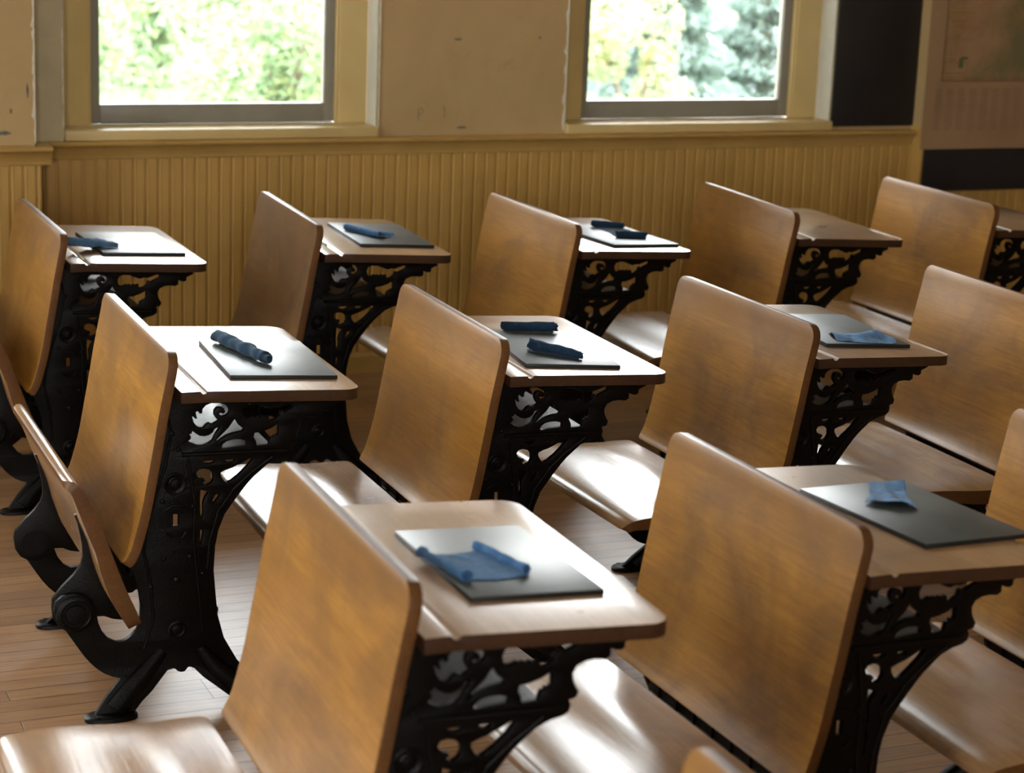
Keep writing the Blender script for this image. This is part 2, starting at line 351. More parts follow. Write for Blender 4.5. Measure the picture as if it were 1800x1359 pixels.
def make_desk(folded):
    root = empty('school_desk')
    for s in (-1, 1):
        y = s*.25
        def dfm(c, s=s):
            if c[2] < .10: c = Vector((c[0], c[1]+s*(.10-c[2])*.38, c[2]))
            return c
        fr = curve_plate('side_frame', [OUT]+HOLES, y, .013, M_iron, root, deform=dfm)
        mb = MB(); so = y+s*.0065
        # raised rosettes, ribs and bosses on both faces of the casting
        for sg in (-1, 1):
            yo = y+sg*.0065
            mb.lathe_y((.006, yo, .492), [(.024, 0), (.024, sg*.003), (.021, sg*.005), (.017, sg*.004), (.014, sg*.002), (.011, sg*.003), (.009, sg*.006), (.004, sg*.007)], 20)
            mb.lathe_y((.010, yo, .170), [(.020, 0), (.020, sg*.003), (.016, sg*.005), (.012, sg*.002), (.008, sg*.005), (.003, sg*.006)], 18)
            for (px, pz, r_) in ((-.018,.33,.006),(.038,.33,.006),(-.02,.455,.006),(.044,.44,.005),(-.045,.27,.006),(.01,.28,.008),(.066,.29,.005),(.0,.60,.006),(.014,.565,.005)):
                mb.lathe_y((px, yo, pz), [(r_, 0), (r_, sg*.002), (r_*.6, sg*.004), (r_*.2, sg*.0045)], 10)
            mb.tube([(-.012,yo,.66),(-.002,yo,.60),(-.014,yo,.53),(-.034,yo,.47),(-.052,yo,.41),(-.060,yo,.35),(-.046,yo,.28),(-.040,yo,.20),(-.060,yo,.135)], .0035, 8)
            mb.tube([(.034,yo,.545),(.040,yo,.50),(.048,yo,.45),(.046,yo,.36),(.052,yo,.30),(.060,yo,.22),(.066,yo,.16)], .0032, 8)
            mb.tube([(.02,yo,.5525),(.10,yo,.5505),(.18,yo,.549),(.245,yo,.5475)], [.005,.0055,.005,.004], 8)
            mb.tube([(.075,yo,.30),(.080,yo,.36),(.097,yo,.42),(.128,yo,.468),(.17,yo,.505),(.215,yo,.536)], .0028, 8)
            mb.tube([(-.012,yo,.385+.0),(.0,yo,.375),(.02,yo,.372),(.03,yo,.385)], .003, 8)
            mb.tube([(-.015,yo,.435),(.0,yo,.444),(.018,yo,.444),(.03,yo,.435)], .003, 8)
        # foot: two splayed rounded legs
        yl = lambda z: y+s*max(0, .10-z)*.38
        mb.tube([(-.020,yl(.12),.125),(-.055,yl(.085),.085),(-.095,yl(.045),.048),(-.128,yl(.012),.014)], [.013,.021,.023,.025], 14)
        mb.tube([(.060,yl(.12),.125),(.088,yl(.085),.085),(.128,yl(.045),.046),(.172,yl(.012),.014)], [.013,.021,.022,.024], 14)
        join(fr, mb)
        for cx in (-.138, .184):
            cy = y+s*.040; a = []
            rx, ry = .056, .030
            v = []; f = []; n = 28
            for zz, k in ((0, 1.0), (.007, 1.0), (.010, .93), (.0115, .80)):
                v += [(cx+rx*k*math.copysign(abs(math.cos(t))**.8, math.cos(t)), cy+ry*k*math.copysign(abs(math.sin(t))**.8, math.sin(t)), zz) for t in [2*PI*i/n for i in range(n)]]
            for i in range(3):
                for k in range(n): f.append((i*n+k, i*n+(k+1) % n, (i+1)*n+(k+1) % n, (i+1)*n+k))
            f += [tuple(range(n)), tuple(3*n+k for k in range(n))]
            fp = mesh_obj('foot_plate', v, f, M_iron, fr, 40)
            for dx in (-.030, .012):
                sc = MB(); cxx, cyy = cx+dx, cy+s*.018
                sc.add([(cxx+.0055*math.cos(2*PI*k/12), cyy+.0055*math.sin(2*PI*k/12), .0125) for k in range(12)]+[(cxx, cyy, .0142)], [(k, (k+1) % 12, 12) for k in range(12)])
                sc.build('screw', M_iron, fr, 40)
        cp = MB(); yo = y+s*.0190
        cp.lathe_y((HX, y+s*.006, HZ), [(.040, 0), (.040, s*.004), (.037, s*.007), (.031, s*.008), (.029, s*.006), (.022, s*.006), (.020, s*.010), (.010, s*.011), (.003, s*.0115)], 30)
        cp.build('pivot_cap', M_iron, fr, 40)
    # wooden backrest
    P = [(-.120,.350),(-.105,.372),(-.090,.42),(-.078,.47),(-.067,.53),(-.056,.59),(-.045,.655),(-.034,.71),(-.026,.75),(-.021,.786)]
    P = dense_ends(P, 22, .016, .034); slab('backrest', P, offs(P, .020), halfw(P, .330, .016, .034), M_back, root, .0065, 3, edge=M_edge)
    # writing top with a pencil groove
    zt = lambda x: .7015-.0455*max(0, x-.05)
    xs = [.005]+[.020,.0445,.0470,.0500,.0545,.0575,.0600]+[.060+(.318-.060)*i/8 for i in range(1, 9)]
    xs += [.393-.040*(1-math.sin(k/9*PI/2)) if False else .393-.040+.040*math.sin(k/9*PI/2) for k in range(0, 10)]
    xs = sorted(set(round(x, 5) for x in xs))
    dz = {.047: .0035, .05: .0058, .0545: .0058, .0575: .0035}
    A = [(x, zt(x)-dz.get(x, 0)) for x in xs]; B = [(x, zt(x)-.0235) for x in xs]
    hw = []
    for x in xs:
        h = .316
        if x > .353: h = .316-.040+math.sqrt(max(.040**2-(x-.353)**2, 0))
        hw.append(h)
    slab('desktop', A, B, hw, M_top, root, .004, 3, edge=M_edge2)
    # iron tray below the top, closed towards the backrest
    sh = MB()
    pr = [(-.004,.64),(.000,.59),(.006,.568),(.020,.558),(.060,.5555),(.120,.5555),(.214,.5555)]
    pr = resample(pr, 18); lo = offs(pr, -.002)
    for i in range(len(pr)-1):
        sh.add([(pr[i][0],-.2435,pr[i][1]),(pr[i+1][0],-.2435,pr[i+1][1]),(pr[i+1][0],.2435,pr[i+1][1]),(pr[i][0],.2435,pr[i][1]),
                (lo[i][0],-.2435,lo[i][1]-.0),(lo[i+1][0],-.2435,lo[i+1][1]),(lo[i+1][0],.2435,lo[i+1][1]),(lo[i][0],.2435,lo[i][1])],
               [(0,1,2,3),(4,7,6,5),(0,4,5,1),(2,6,7,3),(1,5,6,2),(0,3,7,4)])
    sh.tube([(.214,-.2435,.5545),(.214,.2435,.5545)], .0035, 10)
    sh.build('book_tray', M_tin, root, 40)
    bp = MB(); bp.box(-.010,-.004,-.2435,.2435,.575,.676); bp.build('back_panel', M_iron, root)
    cb = MB()
    cb.box(-.086,-.080,-.2435,.2435,.300,.352)
    for k in range(7): cb.box(-.090,-.079,-.20+k*.0667-.004,-.20+k*.0667+.004,.296,.350)
    cb.tube([(-.083,-.2435,.298),(-.083,.2435,.298)], .006, 10)
    cb.build('cross_brace', M_iron, root, 40)
    lb = MB(); lb.tube([(.005,-.2435,.225),(.005,.2435,.225)], .0085, 12); lb.build('tie_rod', M_iron, root, 40)
    # folding seat, modelled level about its pivot
    S = [(.291,.090),(.290,.100),(.283,.109),(.268,.115),(.235,.119),(.190,.1200),(.130,.1165),(.080,.1125),(.030,.110),(-.015,.111),(-.060,.110)]
    S = dense_ends([(-a_, b_) for a_, b_ in S], 20, .036, .018)
    def under(x):
        s_ = -x; T_ = [(-.07,.083),(-.019,.077),(.027,.0735),(.079,.078),(.128,.086),(.187,.088),(.227,.0905),(.267,.093),(.280,.090),(.292,.086)]
        for (p, q), (p2, q2) in zip(T_, T_[1:]):
            if s_ <= p2: return q+(q2-q)*(s_-p)/(p2-p)
        return .086
    Bt = [(x+(.0 if x > -.27 else .012*(-.27-x)/.021), under(x)) for x, z in S]
    def bulge(x, y):
        s_ = -x; return .017*math.exp(-((s_-.055)/.065)**2)*(1-min(1, abs(y)/.328)**2.5)
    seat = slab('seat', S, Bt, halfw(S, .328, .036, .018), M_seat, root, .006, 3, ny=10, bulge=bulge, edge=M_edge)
    seat.location = (HX, 0, HZ+(0 if folded else .010))
    br = [((x-HX)*math.cos(TH)-(z-HZ)*math.sin(TH), (x-HX)*math.sin(TH)+(z-HZ)*math.cos(TH)) for x, z in SEATBR]
    for s in (-1, 1):
        b_ = curve_plate('seat_bracket', [br], s*.2335, .012, M_iron, seat)
        ex = MB(); ex.tube([(-.19,s*.2335,.092),(-.10,s*.2335,.089),(.0,s*.2335,.083),(.05,s*.2335,.085)], .008, 10)
        ex.lathe_y((0, s*.2335-.008, 0), [(.03, 0), (.03, .016)], 20)
        join(b_, ex)
    if folded: seat.rotation_euler = (0, TH, 0)
    return root

def copy_tree(o, parent=None):
    c = o.copy(); COL.objects.link(c); c.parent = parent
    for ch in list(o.children): copy_tree(ch, c)
    return c

DESKS = {  # x, y, turn, scale, seat folded, label
'10': (1.105,5.938,.0049,.993,1,'wooden school desk with folded seat at left photo edge, limp cloth on its slate'),
'11': (1.828,5.915,-.0328,1.001,0,'school desk with the darkest, most worn backrest, standing below the left window'),
'12': (2.592,5.874,.0269,.982,0,'school desk by the window wall whose slate holds a cloth curled at both ends'),
'13': (3.352,5.893,-.024,.998,0,'school desk with bare writing top standing below the right window'),
'14': (4.082,5.903,.0095,1.001,0,'rearmost school desk beside the blackboard corner, its top cut by the right photo edge'),
'20': (1.038,4.448,-.0111,1.012,1,'school desk with folded seat, tightly rolled cloth on its slate, iron foot in view'),
'21': (1.759,4.417,-.0089,1.009,0,'school desk in the middle of the room carrying two dark rolled cloths'),
'22': (2.544,4.446,.0288,.990,0,'school desk with pale crumpled cloth on the near edge of its slate'),
'23': (3.282,4.433,.0007,.993,0,'school desk in middle row at right photo edge, broad backrest and plain seat showing'),
'30': (1.016,2.959,-.0153,1.023,0,'foreground school desk at left whose slate holds an open cloth with both ends curled'),
'31': (1.814,3.058,.0256,.990,0,'largest-looking foreground school desk, pale square cloth lying on its dark slate'),
'32': (2.541,3.010,0,1.001,0,'front row school desk at right photo edge, only backrest edge, iron brace and seat visible'),
'40': (1.156,1.731,0,1.0,0,'nearest school desk, only one rounded backrest corner poking in at the bottom edge')}
proto = {0: make_desk(False), 1: make_desk(True)}; used = set(); DOBJ = {}
for k, (x, y, t, sc, fo, lab) in DESKS.items():
    if fo in used: o = copy_tree(proto[fo])
    else: o = proto[fo]; used.add(fo)
    o.location = (x, y, 0); o.rotation_euler = (0, 0, t); o.scale = (sc, sc, sc)
    tag(o, lab, 'school desk', 'wooden school desks with iron frames set in rows')
    DOBJ[k] = o
for ch in DOBJ['11'].children:
    if ch.name.startswith('backrest'):
        ch.data = ch.data.copy(); ch.data.materials[0] = M_backdk; ch['label'] = 'darker, heavily worn backrest'
def dloc(k, x, y, z):
    X, Y, t, sc = DESKS[k][:4]
    return Vector((X+sc*(x*math.cos(t)-y*math.sin(t)), Y+sc*(x*math.sin(t)+y*math.cos(t)), sc*z))
SLOPE = math.atan(.0455)
def lie(k, rz):
    return (Matrix.Rotation(DESKS[k][2], 3, 'Z')@Matrix.Rotation(SLOPE, 3, 'Y')@Matrix.Rotation(rz, 3, 'Z')).to_euler()

# ------------------------------------------------------------------ slates
def top_z(x): return .7015-.0455*max(0, x-.05)
SL = {'10': (.235,-.025,.34,.235,.02), '11': (.262,-.010,.37,.225,-.02), '12': (.245,-.060,.36,.235,.10), '20': (.258,-.050,.345,.235,-.05),
      '21': (.203,-.072,.365,.222,-.12), '22': (.236,-.030,.36,.225,-.12), '30': (.227,-.022,.335,.222,.02), '31': (.291,-.020,.35,.240,.10)}
SLAB = {'10': 'thin dark slate reflecting white on the leftmost desk, limp cloth over its corner',
 '11': 'thin dark slate on the desk with the darkest backrest, narrow rolled cloth on it',
 '12': 'thin slate under the cloth curled at both ends, on the window-side desk',
 '20': 'thin slate under the single tight roll of cloth on the folded-seat desk',
 '21': 'thin slate on the middle desk between two dark rolled cloths',
 '22': 'dark slate with pale crumpled cloth on its near edge',
 '30': 'grey-green slate in the left foreground under the open curled cloth',
 '31': 'dark blue-grey slate in the right foreground under the pale square cloth'}
ST = .0088
def make_slate(w, d):
    mb = MB(); mb.box(-d/2, d/2, -w/2, w/2, 0, ST); o = mb.build('writing_slate', M_slate); o.data.materials.append(M_slate_edge)
    for q in o.data.polygons:
        if abs(q.normal.z) < .5: q.material_index = 1
    return bevel(o, .0008, 2)
for k, (cx, cy, w, d, rz) in SL.items():
    o = make_slate(w, d); o.location = dloc(k, cx, cy, top_z(cx)+.0003); o.rotation_euler = lie(k, rz)
    tag(o, SLAB[k], 'slate', 'slates lying on the desktops')

# ------------------------------------------------------------------ cloths
def cloth_obj(fn, nu, nv, mat, thick=.0016, wob=.0012, seed=0, close=False):
    """fn(u,v)->(x,y,z), u,v in 0..1; z=0 is the surface it lies on"""
    v = []; f = []
    for i in range(nu+1):
        for j in range(nv+1):
            p = Vector(fn(i/nu, j/nv)); q = p*38+Vector((seed*7.3, seed*3.1, seed))
            p += Vector((noise.noise(q), noise.noise(q+Vector((9, 4, 2))), noise.noise(q+Vector((3, 8, 5)))*.9))*wob*1.6
            if j in (0, nv): p.y += random.uniform(-.004, .004)
            v.append((p.x, p.y, max(p.z, .0006+thick/2)))
    m = nv+1
    for i in range(nu):
        for j in range(nv): f.append((i*m+j, i*m+j+1, (i+1)*m+j+1, (i+1)*m+j))
    o = mesh_obj('cleaning_cloth', v, f, mat)
    md = o.modifiers.new('s', 'SOLIDIFY'); md.thickness = thick; md.offset = 0
    md = o.modifiers.new('u', 'SUBSURF'); md.levels = 1; md.render_levels = 1
    bpy.context.view_layer.update(); bake(o, 180)
    zm = min(q.co.z for q in o.data.vertices)
    for q in o.data.vertices: q.co.z -= zm-.0002
    return o
def curl(s0, L, r0, turns, side, gap=.0021):
    """cross-section of a strip of flat length L that ends in a roll; returns list of (x,z)"""
    pts = [(0.0, 0.0)]
    n = 10
    for i in range(1, n+1): pts.append((L*i/n, 0.0))
    cx, cz = L, r0
    m = int(20*turns)
    for i in range(1, m+1):
        a = 2*PI*turns*i/m; r = r0-gap*a/(2*PI)
        pts.append((cx+r*math.sin(a), cz-r*math.cos(a)))
    return pts
def strip_fn(sec, length, skew=0.0, taper=0.0, bend=0.0, flare=0.0):
    """section (x,z) extruded along y"""
    d = [0]
    for i in range(1, len(sec)): d.append(d[-1]+math.hypot(sec[i][0]-sec[i-1][0], sec[i][1]-sec[i-1][1]))
    def at(u):
        s = u*d[-1]
        for i in range(1, len(d)):
            if d[i] >= s: break
        w = (s-d[i-1])/max(d[i]-d[i-1], 1e-9)
        return sec[i-1][0]+(sec[i][0]-sec[i-1][0])*w, sec[i-1][1]+(sec[i][1]-sec[i-1][1])*w
    def fn(u, v):
        x, z = at(u); y = (v-.5)*length; k = 1-taper*(v-.5)
        return (x*k+skew*y+bend*math.sin(v*PI)+flare*0, y+.006*math.sin(u*9), z*k)
    return fn
def place(o, k, x, y, rz, lab, zoff=ST+.0003, tilt=True):
    o.location = dloc(k, x, y, top_z(x)+zoff+.0004); o.rotation_euler = lie(k, rz)
    tag(o, lab, 'cloth', 'blue cleaning cloths left on the desks')
def along(p, q):
    """centre and turn so that local +Y runs from p to q"""
    return (p[0]+q[0])/2, (p[1]+q[1])/2, math.atan2(-(q[0]-p[0]), q[1]-p[1]), math.hypot(q[0]-p[0], q[1]-p[1])
# tight roll on the folded-seat desk
cx, cy, rz, L = along((.238,-.122), (.186,.095))
def roll20(u, v):
    ang = u*2*PI*3.3; k = 1+.16*math.exp(-((v-.36)/.07)**2)-.10*math.exp(-((v-.50)/.05)**2)-.10*math.exp(-((v-.22)/.05)**2)
    r = (.0150-.0033*ang/(2*PI))*k; wv = .0016*math.sin(v*19+ang*.5)
    return r*math.sin(ang)+wv, (v-.5)*L+.012*math.sin(u*5)*(1 if v < .1 or v > .9 else .3), .0150-r*math.cos(ang)
o = cloth_obj(roll20, 90, 40, M_dusk, thick=.0014, wob=.0026, seed=1); place(o, '20', cx, cy, rz, 'blue cloth rolled into a tight tube on the slate of the folded-seat desk')
# two rolls on the middle desk
cx, cy, rz, L = along((.285,.070), (.170,.090))
o = cloth_obj(strip_fn(curl(0, .006, .0125, 3.0, 1, .0030), .125, taper=.1), 64, 26, M_navy, wob=.0022, seed=2); place(o, '21', cx-.010, cy+.004, rz, 'navy cloth roll on the far side of the middle desk, behind the other roll')
cx, cy, rz, L = along((.208,-.205), (.128,-.130))
o = cloth_obj(strip_fn(curl(0, .014, .0125, 2.6, 1, .0030), .125, taper=-.5), 64, 26, M_navy, wob=.0022, seed=3); place(o, '21', cx, cy, rz, 'navy cloth roll tapering to a frayed end at the near edge of the middle slate')
# crumpled sheet on the right middle desk
def crum(u, v):
    x = (u-.5)*.15; y = (v-.5)*.10*(1-.25*abs(u-.5))
    r = abs(math.sin(u*7.5+v*2.2))*.010*math.sin(PI*v)+.018*math.exp(-((u-.68)**2/.02+(v-.62)**2/.06))
    return x, y, r+.001
o = cloth_obj(crum, 46, 34, M_blue2, wob=.0016, seed=4); place(o, '22', .232, -.155, -.32, 'pale blue cloth crumpled to a low peak on slate of right middle desk')
# open sheet with both ends curled (left foreground)
def both(w, r, turns, gap=.0022):
    a = curl(0, w/2, r, turns, 1, gap); b = [(-x, z) for x, z in a][::-1]
    return b[:-1]+a
o = cloth_obj(strip_fn(both(.105, .0085, 1.0), .135, skew=-.10, taper=.08), 70, 30, M_blue, wob=.0030, seed=5); place(o, '30', .178, -.052, .16, 'blue cloth spread open with both ends curled, on the left foreground slate')
# folded square (right foreground)
def sq(u, v):
    x = (u-.5)*.098; y = (v-.5)*.145
    z = .004+.010*max(0, 1-v*3.2)**1.0*math.sin(PI*u)+.012*max(0, v-.72)*2.2*(.4+u)+.0022*math.sin(u*11+v*5)*(1-v*.5)
    return x*(1-.30*v)-.015*math.sin(PI*v)*(u-.5), y, z
o = cloth_obj(sq, 40, 44, M_blue2, wob=.0020, seed=6); place(o, '31', .297, .066, -.52, 'pale blue square cloth lying nearly flat on right foreground slate')
# limp folded cloth on leftmost desk: a thick roll along the near side with a loose fan of cloth behind it
def limp(u, v):
    y = (v-.5)*.155
    if u < .45:
        w = u/.45; fan = .35+.65*v
        return -.085*(1-w)*fan, y*(1-.35*(1-w))+.02*(1-w), .002+.012*math.sin(PI*w)*(.3+v)+.004*math.sin(v*9+w*3)+.016*w*(1-v)
    ang = (u-.45)/.55*PI*3.0; r = (.0135-.0028*ang/(2*PI))*(1.05-.35*v)
    return r*math.sin(ang), y+.006*math.sin(ang), .027*(1-v)*.5+r-r*math.cos(ang-PI*.75)
o = cloth_obj(limp, 56, 34, M_blue2, wob=.0024, seed=7); place(o, '10', .098, -.140, -1.25, 'blue cloth draped limply over near corner of the leftmost slate')
# narrow roll with a flap
def rollflap(u, v):
    r = .0100
    if v > .55 or True:
        w = u; ang = w*PI*4.4; rr = r*(1-.38*w)
        x = rr*math.sin(ang); z = r-rr*math.cos(ang)
        if w < .12: x += (.12-w)/.12*.060*max(0, 1-v*1.7); z = z*(w/.12)+.0015+.010*max(0, .03-w)/.03
        return x, (v-.5)*.15, z
cx, cy, rz, L = along((.235,-.095), (.170,.040))
o = cloth_obj(rollflap, 64, 28, M_blue, wob=.0016, seed=8); place(o, '11', cx, cy, rz, 'narrow rolled blue cloth with a loose flap, below the left window')
# cloth curled at both ends on the window-side desk
o = cloth_obj(strip_fn(both(.185, .0105, 1.9, .0022), .098, skew=.12, taper=-.1), 80, 24, M_navy, wob=.0016, seed=9); place(o, '12', .281, -.030, 1.50, 'dark blue cloth with both ends rolled on the window-side slate')

# ------------------------------------------------------------------ pencil stubs in grooves
def pencil(k, y0, y1, lab, col):
    x = .0522
    mb = MB(); mb.tube([(x, y0, 0), (x, y1, 0)], .0034, 6)
    r = empty('pencil_stub', dloc(k, 0, 0, 0), DESKS[k][2]); s = DESKS[k][3]; zz = .7015*s-.0058*s+.0036
    b = MB(); b.tube([(x*s, y0, zz), (x*s, y1-.012, zz)], .0032, 6); b.build('barrel', col, r)
    b = MB(); b.tube([(x*s, y1-.012, zz), (x*s, y1, zz)], [.0032, .0006], 6); b.build('tip', M_cas, r)
    tag(r, lab, 'pencil', 'pencil stubs in the desk grooves')
M_ypen = plain('pencil_paint', (.55, .50, .10), .4, .05, 8, 0); M_gpen = plain('green_pencil_paint', (.25, .42, .20), .4, .05, 8, 0)
pencil('10', -.262, -.195, 'yellow pencil stub in the groove of the leftmost desk', M_ypen)
pencil('11', -.165, -.105, 'green pencil stub in the groove of the desk with darkest backrest', M_gpen)

# ------------------------------------------------------------------ room shell
X0, X1, Y0, Y1, ZC = -3.2, 6.8, -2.6, 7.0, 3.75
mb = MB(); mb.box(X0-.2, X1+.2, Y0-.2, Y1+.2, -.10, 0); o = mb.build('floor', M_floor); tag(o, kind='structure')
mb = MB(); mb.box(X0-.2, X1+.2, Y0-.2, Y1+.35, ZC, ZC+.12); o = mb.build('ceiling', M_ceil); tag(o, kind='structure')
WT = .32
WZ0, WZ1 = .86, 3.25
OPEN = [(1.366, 2.459), (3.181, 4.296), (-.60, .50), (-2.45, -1.35)]
# window wall
mb = MB(); op = sorted(OPEN)
mb.box(X0-.2, X1+.2, Y1, Y1+WT, 0, WZ0); mb.box(X0-.2, X1+.2, Y1, Y1+WT, WZ1, ZC)
xs = [X0-.2]+[q for a_ in op for q in a_]+[X1+.2]
for i in range(0, len(xs), 2): mb.box(xs[i], xs[i+1], Y1, Y1+WT, WZ0, WZ1)
# shallow piers standing proud of the wall either side
mb.box(.78, 1.252, 6.90, Y1, 0, ZC); mb.box(4.672, X1, 6.925, Y1, 0, ZC)
o = mb.build('wall_back', M_plaster); tag(o, kind='structure')
# left wall with unseen windows, added to light the backrests
LW = [(1.5, 2.7), (4.3, 5.5)]
mb = MB(); mb.box(X0-WT, X0, Y0-.2, Y1, 0, WZ0); mb.box(X0-WT, X0, Y0-.2, Y1, WZ1, ZC)
ys = [Y0-.2]+[q for a_ in LW for q in a_]+[Y1]
for i in range(0, len(ys), 2): mb.box(X0-WT, X0, ys[i], ys[i+1], WZ0, WZ1)
o = mb.build('wall_left', M_plaster); tag(o, kind='structure')
mb = MB(); mb.box(X1, X1+.2, Y0-.2, Y1, 0, ZC); o = mb.build('wall_right', M_plaster); tag(o, kind='structure')
FW = [(-2.4, -1.2), (-.7, .4)]  # unseen windows behind the camera, added to fill the room with light
mb = MB(); mb.box(X0, X1, Y0-.32, Y0, 0, WZ0); mb.box(X0, X1, Y0-.32, Y0, WZ1, ZC)
xs = [X0]+[q for a_ in FW for q in a_]+[X1]
for i in range(0, len(xs), 2): mb.box(xs[i], xs[i+1], Y0-.32, Y0, WZ0, WZ1)
o = mb.build('wall_front', M_plaster); tag(o, kind='structure')

# beadboard wainscot (grooved boards)
def beadboard(mb, x0, x1, y, z0, z1, pitch=.0425):
    prof = [(x0, y)]; x = x0+pitch*.6
    while x < x1-.01:
        prof += [(x-.006, y), (x-.0035, y+.006), (x+.0025, y+.006), (x+.0055, y), (x+.0085, y-.0010), (x+.0115, y)]; x += pitch
    prof.append((x1, y)); n = len(prof)
    v = [(a_, b_, z0) for a_, b_ in prof]+[(a_, b_, z1) for a_, b_ in prof]
    mb.add(v, [(i, i+1, n+i+1, n+i) for i in range(n-1)])
mb = MB()
beadboard(mb, 1.272, 4.668, 6.984, 0, .80); beadboard(mb, .76, 1.272, 6.872, 0, .80)
mb.box(1.268, 1.272, 6.872, 6.984, 0, .80); mb.box(.756, .76, 6.872, 6.984, 0, .80); mb.box(1.272, 4.668, 6.9905, 7.0, .0, .80)
mb.box(.76, 1.268, 6.877, 6.8995, .0, .80)
mb.box(X0, .756, 6.985, 7.0, 0, .80)
o = mb.build('trim_1', M_wains); tag(o, kind='structure')
mb = MB(); beadboard(mb, 4.675, X1, 6.912, 0, .62); mb.box(4.675, X1, 6.9175, 6.925, 0, .62); mb.box(4.668, 4.675, 6.912, 6.9995, 0, .86)
o = mb.build('trim_2', M_wains); tag(o, kind='structure')
# chair rail: lip, cove and fillet
def rail(mb, x0, x1, y, zt=.845):
    mb.prism_x([(y+.016, zt), (y-.034, zt), (y-.038, zt-.004), (y-.037, zt-.012), (y-.030, zt-.016), (y-.022, zt-.022), (y-.014, zt-.034), (y-.008, zt-.048), (y-.006, zt-.060), (y, zt-.062), (y+.016, zt-.062)], x0, x1)
mb = MB(); rail(mb, 1.262, 4.668, 6.984); rail(mb, .73, 1.300, 6.872); mb.box(1.25, 1.300, 6.88, 6.984, .783, .8449); rail(mb, X0, .755, 6.985)
mb.box(.76, 1.262, 6.884, 6.899, .80, .8449)
o = mb.build('trim_3', M_rail); tag(o, kind='structure')
mb = MB(); mb.prism_x([(7.0, 0), (6.970, 0), (6.970, .060), (6.975, .068), (6.983, .071), (7.0, .071)], 1.272, 4.668)
mb.prism_x([(6.90, 0), (6.858, 0), (6.858, .060), (6.863, .068), (6.871, .071), (6.90, .071)], .76, 1.28)
o = mb.build('baseboard_back', M_rail); tag(o, kind='structure')
# flat cream board filling between pier and first window
mb = MB(); mb.box(1.2525, 1.365, 6.990, 6.9995, .845, 2.8); o = mb.build('trim_4', M_board); tag(o, kind='structure')
# ragged plaster arrises with bare chips
def ragged(mb, x, y, z0, z1, w, seed, dep=.004):
    random.seed(seed); z = z0; pts = []
    while z < z1:
        pts.append((z, w*(.25+random.random()**2.2))); z += random.uniform(.008, .03)
    v = []; f = []
    for z, ww in pts: v += [(x, y-dep, z), (x-ww, y-dep*.3, z), (x, y+.004, z)]
    for i in range(len(pts)-1):
        a = i*3; f += [(a, a+3, a+4, a+1), (a+1, a+4, a+5, a+2), (a+2, a+5, a+3, a)]
    mb.add(v, f)
mb = MB(); ragged(mb, 1.256, 6.900, .85, 2.6, .010, 3); ragged(mb, 1.366, 6.990, .86, 2.6, .006, 4, .003); ragged(mb, 3.181, 7.0, .86, 2.6, .012, 5); ragged(mb, 2.466, 6.9995, .86, 2.6, .005, 6)
o = mb.build('trim_5', M_chip); tag(o, kind='structure')
# small scuffs on the plaster
def scuff(mb, cx, cz, w, h, y, seed):
    random.seed(seed); n = 14
    pts = [(cx+w*math.cos(2*PI*k/n)*random.uniform(.6, 1.1), y, cz+h*math.sin(2*PI*k/n)*random.uniform(.6, 1.1)) for k in range(n)]
    mb.add([(cx, y-.0006, cz)]+pts, [(0, 1+k, 1+(k+1) % n) for k in range(n)])
mb = MB(); scuff(mb, 2.757, 1.183, .018, .005, 6.9993, 1); scuff(mb, 3.07, 1.19, .006, .005, 6.9993, 2); scuff(mb, 1.155, .885, .028, .008, 6.8993, 3); scuff(mb, 2.78, .872, .024, .005, 6.9993, 4); scuff(mb, 1.178, .955, .004, .010, 6.8993, 5); scuff(mb, 1.232, 1.02, .004, .026, 6.8993, 6)
for (x, z, pts) in ((2.615, .92, [(0,-.022),(0,.018),(.010,.022),(.018,.014),(.014,.003),(.002,0)]), (2.712, .925, [(-.004,.012),(.001,.020),(.001,-.014),(.005,-.016)])):
    for a_, b_ in zip(pts, pts[1:]):
        mb.tube([(x+a_[0], 6.9996, z+a_[1]), (x+b_[0], 6.9996, z+b_[1])], .0011, 5)
o = mb.build('trim_6', M_dirt); tag(o, kind='structure')

